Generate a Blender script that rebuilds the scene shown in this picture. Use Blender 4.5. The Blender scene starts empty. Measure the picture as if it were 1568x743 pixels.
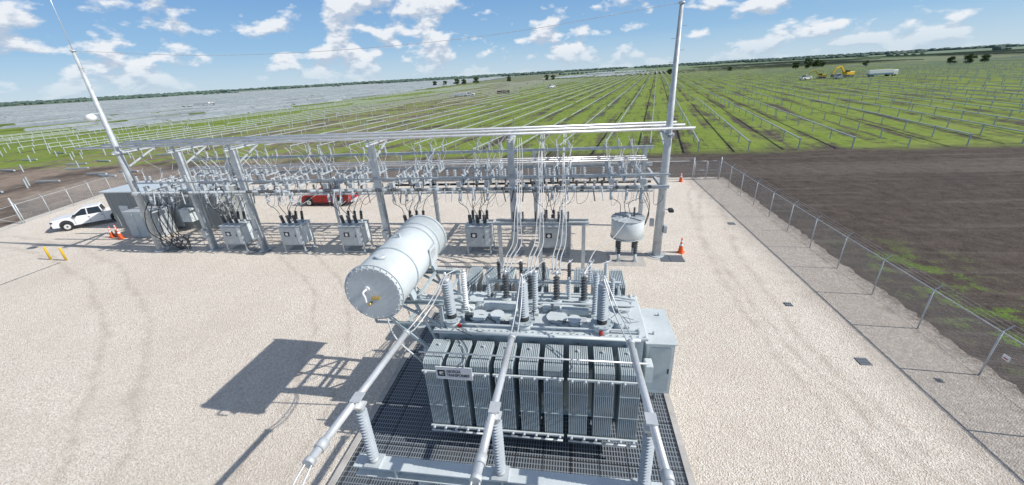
import bpy, math, random
from mathutils import Vector, Matrix
random.seed(7)
R=math.radians
sc=bpy.context.scene
sc.view_settings.view_transform='Standard'
sc.view_settings.look='None'
sc.view_settings.exposure=0

# ------------------------------------------------------------------ materials
def new_mat(name):
    m=bpy.data.materials.new(name); m.use_nodes=True
    return m,m.node_tree,m.node_tree.nodes['Principled BSDF']
class N:
    def __init__(s,nt): s.nt=nt
    def n(s,t,**k):
        o=s.nt.nodes.new(t)
        for a,b in k.items(): setattr(o,a,b)
        return o
    def l(s,a,b): s.nt.links.new(a,b)
    def setin(s,inp,v):
        if hasattr(v,'is_output'): s.l(v,inp)
        else: inp.default_value=v
    def math(s,op,a,b=0.0,c=None):
        o=s.n('ShaderNodeMath',operation=op)
        s.setin(o.inputs[0],a); s.setin(o.inputs[1],b)
        if c is not None: s.setin(o.inputs[2],c)
        return o.outputs[0]
    def noise(s,vec,scale,detail=3,rough=.5,dist=0.0):
        o=s.n('ShaderNodeTexNoise'); o.inputs['Scale'].default_value=scale
        o.inputs['Detail'].default_value=detail; o.inputs['Roughness'].default_value=rough
        o.inputs['Distortion'].default_value=dist
        if vec is not None: s.l(vec,o.inputs['Vector'])
        return o.outputs['Fac']
    def rng(s,v,a,b,c=0.0,d=1.0):
        o=s.n('ShaderNodeMapRange'); o.clamp=True
        s.setin(o.inputs[0],v)
        for i,x in zip((1,2,3,4),(a,b,c,d)): s.setin(o.inputs[i],x)
        return o.outputs[0]
    def mix(s,f,a,b,bt='MIX'):
        o=s.n('ShaderNodeMix',data_type='RGBA',blend_type=bt)
        s.setin(o.inputs[0],f)
        for i,x in ((6,a),(7,b)):
            if hasattr(x,'is_output'): s.l(x,o.inputs[i])
            else: o.inputs[i].default_value=(x[0],x[1],x[2],1)
        return o.outputs[2]
    def bump(s,h,st,dist,bsdf):
        o=s.n('ShaderNodeBump'); o.inputs['Strength'].default_value=st; o.inputs['Distance'].default_value=dist
        s.l(h,o.inputs['Height']); s.l(o.outputs[0],bsdf.inputs['Normal'])

def simple(name,col,rough=.5,metal=0.0,var=.12,scale=3.0,grime=None,spec=None):
    m,nt,b=new_mat(name); g=N(nt)
    tc=g.n('ShaderNodeTexCoord').outputs['Object']
    f=g.noise(tc,scale,5,.6)
    f2=g.noise(tc,scale*9,3,.6)
    lo=[c*(1-var*1.6) for c in col]; hi=[min(1,c*(1+var)) for c in col]
    c=g.mix(g.rng(f,.3,.7),lo,hi)
    c=g.mix(g.math('MULTIPLY',g.rng(f2,.5,.8),.25),c,grime or [x*.55 for x in col])
    g.l(c,b.inputs['Base Color'])
    g.l(g.rng(f,.3,.7,rough*.85,min(1,rough*1.15)),b.inputs['Roughness'])
    b.inputs['Metallic'].default_value=metal
    if spec is not None: b.inputs['Specular IOR Level'].default_value=spec
    return m
M={}
M['paint']=simple('transformer_paint',(.43,.50,.53),.40,0,.10,1.2)
M['fin']=simple('radiator_paint',(.46,.53,.555),.42,0,.12,1.2)
M['dkgrey']=simple('dark_grey',(.10,.12,.13),.6,0,.1,1.2)
M['paint_l']=simple('light_enamel',(.60,.655,.67),.34,0,.08,1.0)
M['cabinet']=simple('cabinet_paint',(.44,.48,.50),.45,0,.10,2)
M['dark']=simple('dark_gap',(.03,.035,.04),.6)
M['steel']=simple('galvanized_steel',(.53,.57,.59),.48,.15,.14,2.2)
M['alu']=simple('aluminium_tube',(.74,.76,.77),.34,.45,.06,2)
M['ins']=simple('porcelain_grey',(.48,.53,.57),.28,0,.05,4)
M['insd']=simple('polymer_dark',(.09,.10,.11),.45,0,.1,4)
M['white']=simple('white_paint',(.78,.79,.80),.35,0,.04,1.5)
M['black']=simple('black_cable',(.018,.018,.02),.5)
M['red']=simple('red_paint',(.42,.02,.015),.4)
M['yellow']=simple('yellow_paint',(.75,.48,.02),.45)
M['orange']=simple('orange_plastic',(.80,.12,.02),.5)
M['brass']=simple('brass_valve',(.55,.40,.12),.4,.6)
M['cond']=simple('stranded_conductor',(.62,.64,.65),.45,.3,.1,5)
M['conc']=simple('concrete',(.48,.46,.43),.85,0,.14,2)
M['glass']=simple('dark_glass',(.02,.025,.03),.08,0,.05,1,spec=.8)
M['tyre']=simple('tyre_rubber',(.02,.02,.02),.8)
M['tube']=simple('tracker_steel',(.44,.49,.51),.5,.2,.1,.5)
M['brown']=simple('rust_container',(.12,.06,.04),.7)
M['blue']=simple('blue_tarp',(.15,.28,.45),.5)
M['wood']=simple('bark',(.09,.06,.04),.9)
M['bldg']=simple('building_panel',(.25,.27,.265),.6,0,.08,.6)
def leafmat():
    m,nt,b=new_mat('foliage'); g=N(nt)
    tc=g.n('ShaderNodeTexCoord').outputs['Object']
    c=g.mix(g.rng(g.noise(tc,.7,4),.35,.65),(.035,.065,.02),(.10,.15,.045))
    g.l(c,b.inputs['Base Color']); b.inputs['Roughness'].default_value=.8
    return m
M['leaf']=leafmat()
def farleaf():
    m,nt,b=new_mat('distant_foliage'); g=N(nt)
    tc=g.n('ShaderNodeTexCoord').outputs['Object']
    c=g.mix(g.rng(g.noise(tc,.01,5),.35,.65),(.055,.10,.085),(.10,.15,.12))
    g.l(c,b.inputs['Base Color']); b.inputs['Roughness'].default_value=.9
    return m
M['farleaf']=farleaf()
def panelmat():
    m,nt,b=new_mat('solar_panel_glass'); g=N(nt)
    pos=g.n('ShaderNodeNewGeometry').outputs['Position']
    c=g.mix(g.rng(g.noise(pos,.03,5,.7),.3,.7),(.20,.235,.25),(.35,.39,.405))  # sky reflection painted in as a pale matte base colour
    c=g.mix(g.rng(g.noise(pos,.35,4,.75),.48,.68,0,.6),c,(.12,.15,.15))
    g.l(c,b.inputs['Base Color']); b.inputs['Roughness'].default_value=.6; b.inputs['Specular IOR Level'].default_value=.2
    return m
M['panel']=panelmat()

def gravelmat():
    m,nt,b=new_mat('crushed_limestone'); g=N(nt)
    pos=g.n('ShaderNodeNewGeometry').outputs['Position']
    v=g.n('ShaderNodeTexVoronoi'); v.inputs['Scale'].default_value=19; g.l(pos,v.inputs['Vector'])
    vb=g.n('ShaderNodeRGBToBW'); g.l(v.outputs['Color'],vb.inputs[0])
    f=g.noise(pos,26,3,.7); f3=g.noise(pos,7,4,.7); big=g.noise(pos,.22,5,.6); mid=g.noise(pos,1.1,4,.6)
    c=g.mix(g.rng(vb.outputs[0],.1,.9),(.63,.555,.465),(.90,.84,.755))
    c=g.mix(g.rng(f,.35,.46,.9,0),c,(.27,.22,.18))
    c=g.mix(g.math('MULTIPLY',g.rng(f3,.55,.75),.35),c,(.90,.86,.79))
    c=g.mix(g.math('MULTIPLY',g.rng(big,.42,.68),.40),c,(.60,.53,.445))
    c=g.mix(g.math('MULTIPLY',g.rng(mid,.5,.7),.16),c,(.52,.46,.39))
    sep=g.n('ShaderNodeSeparateXYZ'); g.l(pos,sep.inputs[0]); x,y=sep.outputs[0],sep.outputs[1]
    tm=None
    for (cx,cy,rad,w) in ((-34,4,25.2,.22),(-34,4,23.4,.22),(60,20,51.2,.35),(60,20,49.3,.35),(70,24,60.6,.3),(-60,-30,58,.35),(-60,-30,56.1,.35)):
        dx=g.math('SUBTRACT',x,cx); dy=g.math('SUBTRACT',y,cy)
        d=g.math('SQRT',g.math('ADD',g.math('MULTIPLY',dx,dx),g.math('MULTIPLY',dy,dy)))
        d=g.math('ADD',d,g.math('MULTIPLY',g.math('SUBTRACT',big,.5),2.0))
        k=g.rng(g.math('ABSOLUTE',g.math('SUBTRACT',d,rad)),0,w,1,0)
        tm=k if tm is None else g.math('MAXIMUM',tm,k)
    tm=g.math('MULTIPLY',tm,g.rng(mid,.35,.6,.08,.42))
    c=g.mix(tm,c,(.40,.345,.285))
    fence_shade=g.math('MULTIPLY',g.rng(g.math('ADD',x,g.math('MULTIPLY',mid,1.5)),12.6,14.2),g.rng(f3,.30,.6,.2,.75))  # chain-link fence shade painted into the gravel along its inner side
    c=g.mix(fence_shade,c,(.36,.315,.275))
    ed2=g.math('MULTIPLY',g.rng(g.math('ADD',x,g.math('MULTIPLY',mid,2)),16.6,17.8),g.rng(f3,.3,.6,.3,.9))
    c=g.mix(ed2,c,(.16,.13,.11))
    g.l(c,b.inputs['Base Color']); b.inputs['Roughness'].default_value=.95
    b.inputs['Specular IOR Level'].default_value=.2
    h=g.math('ADD',v.outputs['Distance'],g.math('MULTIPLY',f,1.2))
    g.bump(h,.85,.035,b)
    return m
M['gravel']=gravelmat()

ROW=R(10.5); PITCH=6.6
def groundmat():
    m,nt,b=new_mat('field_soil_and_grass'); g=N(nt)
    pos=g.n('ShaderNodeNewGeometry').outputs['Position']
    sep=g.n('ShaderNodeSeparateXYZ'); g.l(pos,sep.inputs[0]); x,y=sep.outputs[0],sep.outputs[1]
    n1=g.noise(pos,.09,6,.65); n2=g.noise(pos,.9,6,.7); n3=g.noise(pos,.012,5,.6); n4=g.noise(pos,6,4,.7)
    p=g.math('SUBTRACT',g.math('MULTIPLY',x,math.cos(ROW)),g.math('MULTIPLY',y,math.sin(ROW)))
    s=g.math('ADD',g.math('MULTIPLY',x,math.sin(ROW)),g.math('MULTIPLY',y,math.cos(ROW)))
    cv=g.n('ShaderNodeCombineXYZ'); g.l(g.math('MULTIPLY',p,.55),cv.inputs[0]); g.l(g.math('MULTIPLY',s,.03),cv.inputs[1])
    streak=g.noise(cv.outputs[0],1.0,4,.6)
    soil=g.mix(g.rng(n2,.3,.7),(.050,.040,.034),(.115,.093,.078))
    soil=g.mix(g.math('MULTIPLY',g.rng(n1,.5,.7),.45),soil,(.036,.030,.026))
    soil=g.mix(g.math('MULTIPLY',g.rng(n4,.52,.7),.4),soil,(.18,.15,.13))
    cs=g.n('ShaderNodeCombineXYZ'); g.l(g.math('MULTIPLY',x,.05),cs.inputs[0]); g.l(g.math('MULTIPLY',y,.9),cs.inputs[1])
    st=g.noise(cs.outputs[0],1.0,5,.65)
    soil=g.mix(g.math('MULTIPLY',g.rng(st,.52,.66),.4),soil,(.19,.165,.145))
    tan=g.mix(g.rng(n2,.3,.7),(.20,.155,.12),(.36,.29,.235))
    grass=g.mix(g.rng(n2,.3,.7),(.115,.185,.026),(.235,.31,.055))
    grass=g.mix(g.math('MULTIPLY',g.rng(n1,.45,.7),.5),grass,(.27,.285,.095))
    lane=g.math('SINE',g.math('MULTIPLY',p,2*math.pi/PITCH))
    cover=g.math('ADD',g.math('MULTIPLY',streak,.8),g.math('MULTIPLY',n1,.65))
    cover=g.math('ADD',cover,g.math('MULTIPLY',n2,.35))
    cover=g.math('ADD',cover,g.math('MULTIPLY',lane,.05))
    mid=g.math('MULTIPLY',g.rng(x,-25,-55),g.rng(x,-140,-100))
    cover=g.math('SUBTRACT',cover,g.math('MULTIPLY',mid,.08))
    cover=g.math('ADD',cover,g.rng(x,-90,-130,.02,.09))
    gm=g.rng(cover,.78,.93)
    start=g.rng(g.math('ADD',y,g.math('MULTIPLY',n1,10)),64,69)
    gm=g.math('MULTIPLY',gm,start)
    base=g.mix(g.math('MULTIPLY',g.rng(x,5,-45),g.rng(n1,.36,.56)),soil,tan)
    col=g.mix(gm,base,grass)
    w=g.math('MULTIPLY',g.rng(x,17,19),g.rng(x,25,21)); w=g.math('MULTIPLY',w,g.rng(y,30,24))
    w=g.math('MULTIPLY',w,g.rng(g.noise(pos,.45,5,.7),.50,.57))
    w=g.math('MULTIPLY',w,g.rng(n4,.4,.55))
    col=g.mix(w,col,(.12,.20,.03))
    rd=g.math('MULTIPLY',g.rng(y,46,48),g.rng(y,54,51)); rd=g.math('MULTIPLY',rd,g.rng(x,10,30,.15,.6))
    col=g.mix(g.math('MULTIPLY',rd,g.rng(n2,.2,.7,.3,1)),col,(.17,.145,.125))
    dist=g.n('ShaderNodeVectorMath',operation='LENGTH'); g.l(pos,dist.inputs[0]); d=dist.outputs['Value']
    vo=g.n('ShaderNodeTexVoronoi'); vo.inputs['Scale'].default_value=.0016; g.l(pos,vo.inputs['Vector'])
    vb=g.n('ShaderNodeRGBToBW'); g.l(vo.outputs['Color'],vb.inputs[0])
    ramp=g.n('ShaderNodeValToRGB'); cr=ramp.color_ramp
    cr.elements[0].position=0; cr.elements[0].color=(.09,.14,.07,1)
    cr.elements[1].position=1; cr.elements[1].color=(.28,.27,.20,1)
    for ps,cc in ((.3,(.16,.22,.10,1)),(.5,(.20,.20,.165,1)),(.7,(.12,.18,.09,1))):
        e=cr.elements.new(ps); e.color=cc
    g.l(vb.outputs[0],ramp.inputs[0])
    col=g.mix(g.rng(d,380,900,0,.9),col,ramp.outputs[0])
    col=g.mix(g.rng(d,1000,6000,0,.75),col,(.22,.29,.33))  # distance haze painted into the ground colour, bluer farther out
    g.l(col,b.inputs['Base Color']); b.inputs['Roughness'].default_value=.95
    b.inputs['Specular IOR Level'].default_value=.15
    g.bump(g.math('ADD',n2,g.math('MULTIPLY',n4,.3)),.7,.25,b)
    return m
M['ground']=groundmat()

def gratingmat():
    m,nt,b=new_mat('steel_grating'); g=N(nt)
    pos=g.n('ShaderNodeNewGeometry').outputs['Position']
    sep=g.n('ShaderNodeSeparateXYZ'); g.l(pos,sep.inputs[0]); x,y=sep.outputs[0],sep.outputs[1]
    fx=g.math('FRACT',g.math('MULTIPLY',x,11)); fy=g.math('FRACT',g.math('MULTIPLY',y,5.5))
    bar=g.math('MAXIMUM',g.math('LESS_THAN',fx,.36),g.math('LESS_THAN',fy,.18))
    px=g.math('LESS_THAN',g.math('FRACT',g.math('MULTIPLY',x,1/.92)),.035)
    py=g.math('LESS_THAN',g.math('FRACT',g.math('MULTIPLY',y,1/1.83)),.02)
    pb=g.math('MAXIMUM',px,py)
    n=g.noise(pos,.8,5)
    c=g.mix(bar,(.025,.028,.033),(.24,.275,.31))
    c=g.mix(pb,c,(.02,.02,.022))
    c=g.mix(g.math('MULTIPLY',g.rng(n,.45,.7),.35),c,(.15,.16,.17))
    g.l(c,b.inputs['Base Color']); b.inputs['Roughness'].default_value=.5; b.inputs['Metallic'].default_value=.1
    return m
M['grate']=gratingmat()
def meshmat():
    m,nt,b=new_mat('chain_link'); g=N(nt)
    uv=g.n('ShaderNodeUVMap').outputs[0]
    sep=g.n('ShaderNodeSeparateXYZ'); g.l(uv,sep.inputs[0]); u,v=sep.outputs[0],sep.outputs[1]
    a=g.math('FRACT',g.math('MULTIPLY',g.math('ADD',u,v),13)); c=g.math('FRACT',g.math('MULTIPLY',g.math('SUBTRACT',u,v),13))
    k=g.math('MAXIMUM',g.math('LESS_THAN',a,.10),g.math('LESS_THAN',c,.10))
    b.inputs['Base Color'].default_value=(.48,.50,.51,1); b.inputs['Metallic'].default_value=.3; b.inputs['Roughness'].default_value=.5
    g.l(k,b.inputs['Alpha'])
    return m
M['mesh']=meshmat()

# ------------------------------------------------------------------ mesh builder
class B:
    def __init__(s,name): s.name=name; s.v=[]; s.f=[]; s.m=[]; s.sm=[]; s.mats=[]; s.uv={}
    def mi(s,mat):
        if mat not in s.mats: s.mats.append(mat)
        return s.mats.index(mat)
    def face(s,idx,mi,sm=False):
        s.f.append(idx); s.m.append(mi); s.sm.append(sm)
    def hexa(s,pts,mat):
        o=len(s.v); s.v+= [tuple(p) for p in pts]; k=s.mi(mat)
        for q in ((0,3,2,1),(4,5,6,7),(0,1,5,4),(1,2,6,5),(2,3,7,6),(3,0,4,7)): s.face([o+i for i in q],k)
    def bx(s,x0,x1,y0,y1,z0,z1,mat):
        s.hexa([(x0,y0,z0),(x1,y0,z0),(x1,y1,z0),(x0,y1,z0),(x0,y0,z1),(x1,y0,z1),(x1,y1,z1),(x0,y1,z1)],mat)
    def rbx(s,x0,x1,y0,y1,z0,z1,mat,bv=.03):
        s.bx(x0,x1,y0,y1,z0,z1-bv,mat)
        b=bv
        s.hexa([(x0,y0,z1-b),(x1,y0,z1-b),(x1,y1,z1-b),(x0,y1,z1-b),(x0+b,y0+b,z1),(x1-b,y0+b,z1),(x1-b,y1-b,z1),(x0+b,y1-b,z1)],mat)
    def bar(s,p,q,w,h,mat,up=(0,0,1)):
        p=Vector(p);q=Vector(q);d=(q-p).normalized(); u=Vector(up)
        if abs(d.dot(u))>.98: u=Vector((1,0,0))
        r=d.cross(u).normalized(); u=r.cross(d)
        a=r*w/2;c=u*h/2
        s.hexa([p-a-c,p+a-c,q+a-c,q-a-c,p-a+c,p+a+c,q+a+c,q-a+c],mat)
    def ibeam(s,p,q,w,h,mat,t=.03):
        p=Vector(p);q=Vector(q);d=(q-p).normalized(); u=Vector((0,0,1))
        if abs(d.dot(u))>.9: u=Vector((0,1,0))
        r=d.cross(u).normalized(); u=r.cross(d)
        o=u*(h/2-t/2)
        s.bar(p+o,q+o,w,t,mat,u); s.bar(p-o,q-o,w,t,mat,u); s.bar(p,q,t,h-2*t,mat,u)
    def lathe(s,p,q,prof,mat,seg=12,smooth=True,caps=True):
        p=Vector(p);q=Vector(q);d=q-p;L=d.length;d.normalize()
        u=Vector((0,0,1)) if abs(d.z)<.9 else Vector((1,0,0))
        r=d.cross(u).normalized(); u=r.cross(d)
        o=len(s.v);k=s.mi(mat);n=len(prof)
        for (h,rad) in prof:
            c=p+d*(h*L)
            for i in range(seg):
                a=2*math.pi*i/seg
                s.v.append(tuple(c+r*(rad*math.cos(a))+u*(rad*math.sin(a))))
        for j in range(n-1):
            for i in range(seg):
                i2=(i+1)%seg
                s.face([o+j*seg+i,o+(j+1)*seg+i,o+(j+1)*seg+i2,o+j*seg+i2],k,smooth)
        if caps:
            s.face([o+i for i in range(seg)],k); s.face([o+(n-1)*seg+i for i in reversed(range(seg))],k)
    def cyl(s,p,q,r,mat,seg=10,r2=None): s.lathe(p,q,[(0,r),(1,r if r2 is None else r2)],mat,seg)
    def ins(s,p,q,r,mat,n=10,seg=12,core=.55):
        pr=[(0,r*core)]
        for i in range(n):
            a=(i+.15)/n; pr+=[(a,r*core),(a+.38/n,r),(a+.5/n,r),(a+.6/n,r*core)]
        pr.append((1,r*core)); s.lathe(p,q,pr,mat,seg,False)
    def path(s,pts,r,mat,seg=5):
        pts=[Vector(p) for p in pts]; o=len(s.v);k=s.mi(mat)
        for i,p in enumerate(pts):
            d=(pts[min(i+1,len(pts)-1)]-pts[max(i-1,0)]).normalized()
            u=Vector((0,0,1)) if abs(d.z)<.95 else Vector((0,1,0))
            if i==0: rr=d.cross(u).normalized()
            else:
                rr=(rr-d*rr.dot(d)).normalized()
            uu=rr.cross(d)
            for j in range(seg):
                a=2*math.pi*j/seg; s.v.append(tuple(p+rr*(r*math.cos(a))+uu*(r*math.sin(a))))
        for i in range(len(pts)-1):
            for j in range(seg):
                j2=(j+1)%seg; s.face([o+i*seg+j,o+(i+1)*seg+j,o+(i+1)*seg+j2,o+i*seg+j2],k,True)
    def wire(s,ctrl,r,mat,seg=5,n=8):
        c=[Vector(p) for p in ctrl]; c=[c[0]*2-c[1]]+c+[c[-1]*2-c[-2]]; out=[]
        for i in range(1,len(c)-2):
            for t in range(n):
                t/=n
                out.append(.5*((2*c[i])+(c[i+1]-c[i-1])*t+(2*c[i-1]-5*c[i]+4*c[i+1]-c[i+2])*t*t+(3*c[i]-c[i-1]-3*c[i+1]+c[i+2])*t**3))
        out.append(c[-2]); s.path(out,r,mat,seg)
    def prism(s,poly,x0,x1,mat):
        o=len(s.v);n=len(poly);k=s.mi(mat)
        for (a,b) in poly: s.v.append((x0,a,b))
        for (a,b) in poly: s.v.append((x1,a,b))
        s.face([o+i for i in range(n)],k); s.face([o+n+i for i in reversed(range(n))],k)
        for i in range(n):
            j=(i+1)%n; s.face([o+i,o+n+i,o+n+j,o+j],k)
    def quaduv(s,p,uvs,mat):
        o=len(s.v); s.v+=[tuple(a) for a in p]; s.uv[len(s.f)]=uvs; s.face([o,o+1,o+2,o+3],s.mi(mat))
    def mesh(s):
        me=bpy.data.meshes.new(s.name); me.from_pydata(s.v,[],s.f)
        for m in s.mats: me.materials.append(M[m])
        me.polygons.foreach_set('material_index',s.m); me.polygons.foreach_set('use_smooth',s.sm)
        if s.uv:
            l=me.uv_layers.new(name='UVMap')
            for fi,uvs in s.uv.items():
                for li,u in zip(me.polygons[fi].loop_indices,uvs): l.data[li].uv=u
        me.update(); return me
    def obj(s,loc=(0,0,0),rz=0,sc_=1,parent=None):
        return inst(s.name,s.mesh(),loc,rz,sc_,parent)
def inst(name,me,loc=(0,0,0),rz=0,sc_=1,parent=None):
    o=bpy.data.objects.new(name,me); sc.collection.objects.link(o)
    o.location=loc; o.rotation_euler=(0,0,rz); o.scale=(sc_,)*3
    if parent: o.parent=parent
    return o

# ------------------------------------------------------------------ ground
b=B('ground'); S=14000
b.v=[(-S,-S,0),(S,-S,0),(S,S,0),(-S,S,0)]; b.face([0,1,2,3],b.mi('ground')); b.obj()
b=B('gravel_yard')
pl=[(-75,-12),(16.6,-12)]
rg=random.Random(5)
y=-10
while y<45: pl.append((16.75+rg.uniform(-.12,.14)+.08*math.sin(y*.7),y)); y+=.35
pl+=[(16.7,46.2)]
x=15
while x>-63: pl.append((x,46.4+rg.uniform(-.2,.25))); x-=.6
pl+=[(-64,47.5),(-58.5,28),(-75,22)]
n=len(pl)
b.v=[(x,y,.05) for x,y in pl]+[(x,y,-.02) for x,y in pl]
b.face(list(range(n)),b.mi('gravel'))
for i in range(n): b.face([i,i+n,(i+1)%n+n,(i+1)%n],b.mi('gravel'))
b.obj()
GZ=.05
b=B('containment_pit_grating')
b.bx(-7.5,3.6,1,17.4,.02,.12,'grate')
for (x0,x1,y0,y1) in ((-7.72,-7.5,.8,17.6),(3.6,3.82,.8,17.6),(-7.5,3.6,17.4,17.6),(-7.5,3.6,.8,1.0)):
    b.bx(x0,x1,y0,y1,.0,.17,'conc')
b.obj()
for (x,y,w,h) in ((6.6,24.9,1.5,1.0),(-24.5,25.0,1.6,1.0),(-33,25.3,2.2,.9),(12.2,15.1,.45,.45),(12.6,31.5,.5,.5),(11.3,19.5,.35,.35)):
    b=B('drain_grate'); b.bx(x-w/2,x+w/2,y-h/2,y+h/2,.03,.075,'grate'); b.obj()
b=B('dark_ground_strip'); b.bx(-40.47,-40.36,4,22.6,.03,.062,'dkgrey'); b.obj()  # thin dark strip flush with the gravel

# ------------------------------------------------------------------ transformer
T=B('power_transformer')
def radiator(xc,yf,yb,z0,z1,n=10,pitch=.06):
    for i in range(n):
        x=xc+(i-(n-1)/2)*pitch; c=.10
        T.prism([(yf+c*.5,z0),(yb,z0),(yb,z1),(yf+c,z1),(yf,z1-c),(yf,z0+c*.5)],x-.019,x+.019,'fin')
    hw=pitch*(n-1)/2+.03
    ym=(yf+yb)/2
    for z in (z0+.14,z1-.14):
        T.cyl((xc-hw,ym,z),(xc+hw,ym,z),.075,'paint',8)
    T.bx(xc-hw+.02,xc+hw-.02,yf+.06,yb-.08,z0+.06,z1-.04,'dkgrey')  # dark block between the fins so the gaps read dark
    T.bx(xc-hw,xc+hw,yf-.012,yf+.03,z0+.95,z0+.98,'fin'); T.bx(xc-hw,xc+hw,yf-.012,yf+.03,z1-.98,z1-.95,'fin')
TX0,TX1,TY0,TY1=-4.6,2.3,10.85,13.25
xs=[-4.42+i*.775 for i in range(9)]
for i,x in enumerate(xs):
    radiator(x,9.45,10.6,.9,3.7)
    for z in (1.04,3.56):
        T.cyl((x,10.0,z),(x,10.86,z),.06,'paint',8)
for i,x in enumerate([-4.45+.80*k for k in range(9)]):
    if i==5: continue
    radiator(x,14.7,16.2,1.0,3.65,8,.07)
    for z in (1.14,3.46): T.cyl((x,13.2,z),(x,15.2,z),.06,'paint',8)
for (a,c) in ((0,2),(3,5),(6,8)):
    for z,yy in ((3.36,9.39),(1.0,9.37)):
        T.bx(xs[a]-.33,xs[c]+.33,yy-.03,yy+.03,z-.03,z+.03,'paint_l')
        for k in range(a,c+1):
            for dx in (-.2,.2):
                T.cyl((xs[k]+dx,yy-.03,z),(xs[k]+dx,yy-.12,z),.045,'ins',8)
    T.cyl((xs[a]-.3,9.3,.86),(xs[c]+.3,9.3,.86),.035,'steel',6)
T.cyl((-4.9,9.7,3.86),(2.3,9.7,3.86),.03,'alu',6)
for x in xs: T.cyl((x,9.7,3.6),(x,9.7,3.86),.02,'alu',6); T.cyl((x,10.3,3.66),(x,10.3,3.76),.05,'steel',8)
T.cyl((-4.75,10.68,3.95),(2.2,10.68,3.95),.05,'paint_l',8)
T.bx(TX0,TX1,TY0,TY1,.55,3.9,'paint')
T.rbx(TX0-.14,TX1+.14,TY0-.12,TY1+.12,3.9,4.0,'paint_l',.03)
T.bx(TX0-.1,TX1+.1,TY0+.2,TY0+.55,.12,.55,'paint'); T.bx(TX0-.1,TX1+.1,TY1-.55,TY1-.2,.12,.55,'paint')
for i in range(8):
    x=TX0+.4+i*.87
    T.bx(x-.05,x+.05,TY1,TY1+.12,.6,3.88,'paint'); 
for y in (11.4,12.1,12.8):
    T.bx(TX0-.13,TX0,y-.05,y+.05,.6,3.88,'paint'); T.bx(TX1,TX1+.13,y-.05,y+.05,.6,3.88,'paint')
for i in range(34):
    x=TX0-.05+i*.212
    for y in (TY0-.06,TY1+.06): T.cyl((x,y,4.0),(x,y,4.05),.022,'steel',6)
# control cabinet
T.rbx(2.62,3.55,11.6,13.7,.95,3.15,'paint_l',.05)
T.bx(2.56,3.61,11.54,13.76,3.152,3.19,'paint_l')
T.bx(2.72,3.45,11.575,11.6,1.1,3.0,'paint'); T.bx(3.38,3.42,11.54,11.575,1.9,2.1,'dark')
T.bx(3.55,3.575,11.7,12.6,1.1,3.0,'paint'); T.bx(3.55,3.575,12.7,13.6,1.1,3.0,'paint')
T.bx(2.43,2.62,12,12.2,1.2,2.9,'paint'); T.bx(2.43,2.62,13,13.2,1.2,2.9,'paint')
T.cyl((2.85,12,.12),(2.85,12,.95),.06,'steel'); T.cyl((3.2,12.2,.12),(3.2,12.2,.95),.05,'steel'); T.cyl((3.3,13,.12),(3.3,13,.95),.05,'steel')
T.rbx(2.5,2.75,10.95,11.4,2.0,2.7,'paint_l')
T.cyl((2.9,12.1,3.19),(2.9,12.1,3.3),.04,'steel'); T.cyl((3.3,13.3,3.19),(3.3,13.3,3.3),.04,'steel')
HV=(-4.15,-1.6,1.0)
for x in HV:
    T.cyl((x,11.15,4.0),(x,11.15,4.22),.33,'paint_l',18); T.cyl((x,11.15,4.22),(x,11.15,4.27),.37,'paint',18)
    for k in range(10):
        a=k*.628; T.cyl((x+.33*math.cos(a),11.15+.33*math.sin(a),4.27),(x+.33*math.cos(a),11.15+.33*math.sin(a),4.31),.02,'steel',6)
    T.cyl((x,11.15,4.27),(x,11.12,4.42),.17,'dark',12)
    T.ins((x,11.12,4.42),(x,11.02,5.75),.185,'ins',14,14,.62)
    T.cyl((x,11.02,5.75),(x,11.01,5.88),.13,'alu',10); T.cyl((x,11.01,5.88),(x,11.0,6.1),.035,'alu',6)
    ax=x+.32 if x<0 else x-.2
    T.bx(ax-.12,ax+.12,11.75,12.0,4.0,4.12,'paint_l')
    T.ins((ax,11.88,4.14),(ax+.03,11.9,5.65),.105,'white' if x<-4 else 'ins',16,10,.6)
    T.cyl((ax+.03,11.9,5.65),(ax+.03,11.9,5.75),.06,'alu',8)
    T.wire([(ax+.03,11.9,5.75),(ax,11.5,5.98),(x,11.0,6.0)],.015,'cond')
LV=(-2.45,-1.5,-.55,.45)
for x in LV:
    T.cyl((x,12.65,4.0),(x,12.65,4.2),.2,'paint',14)
    T.ins((x,12.65,4.2),(x,12.72,5.1),.13,'insd',8,12,.6)
    T.cyl((x,12.72,5.1),(x,12.73,5.3),.05,'alu',8)
    T.bx(x-.16,x+.16,12.69,12.76,5.2,5.28,'alu')
T.ibeam((-3.3,13.75,4.3),(1.9,13.75,4.3),.12,.12,'paint_l'); 
for x in (-3.2,-.2,1.8): T.bar((x,13.37,3.7),(x,13.75,4.24),.08,.08,'paint')
for x in (-2.9,-2.0,-1.1,-.1,.7,1.3):
    T.ins((x,13.75,4.37),(x,13.77,5.15),.085,'ins' if x>0 else 'insd',9,10,.6); T.cyl((x,13.77,5.15),(x,13.77,5.25),.04,'alu',6)
    T.wire([(x,13.77,5.25),(x+.1,13.3,5.5),(min(LV,key=lambda q:abs(q-x)),12.73,5.3)],.014,'cond')
for x in (-3.2,1.5,-.1):
    T.ins((x,13.0,4.02),(x,13.02,4.9),.08,'ins',10,10,.6)
for (x,y,r,h) in ((-3.3,11.5,.3,.12),(-2.6,11.5,.22,.2),(-.5,11.6,.33,.1),(.1,11.3,.2,.25),(1.8,12.4,.28,.12),(-3.6,12.6,.25,.15),(1.55,11.2,.16,.3),(-.9,12.1,.14,.22)):
    T.cyl((x,y,4.0),(x,y,4.0+h),r,'paint',16); T.cyl((x,y,4.0+h),(x,y,4.03+h),r*1.12,'paint_l',16)
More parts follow.
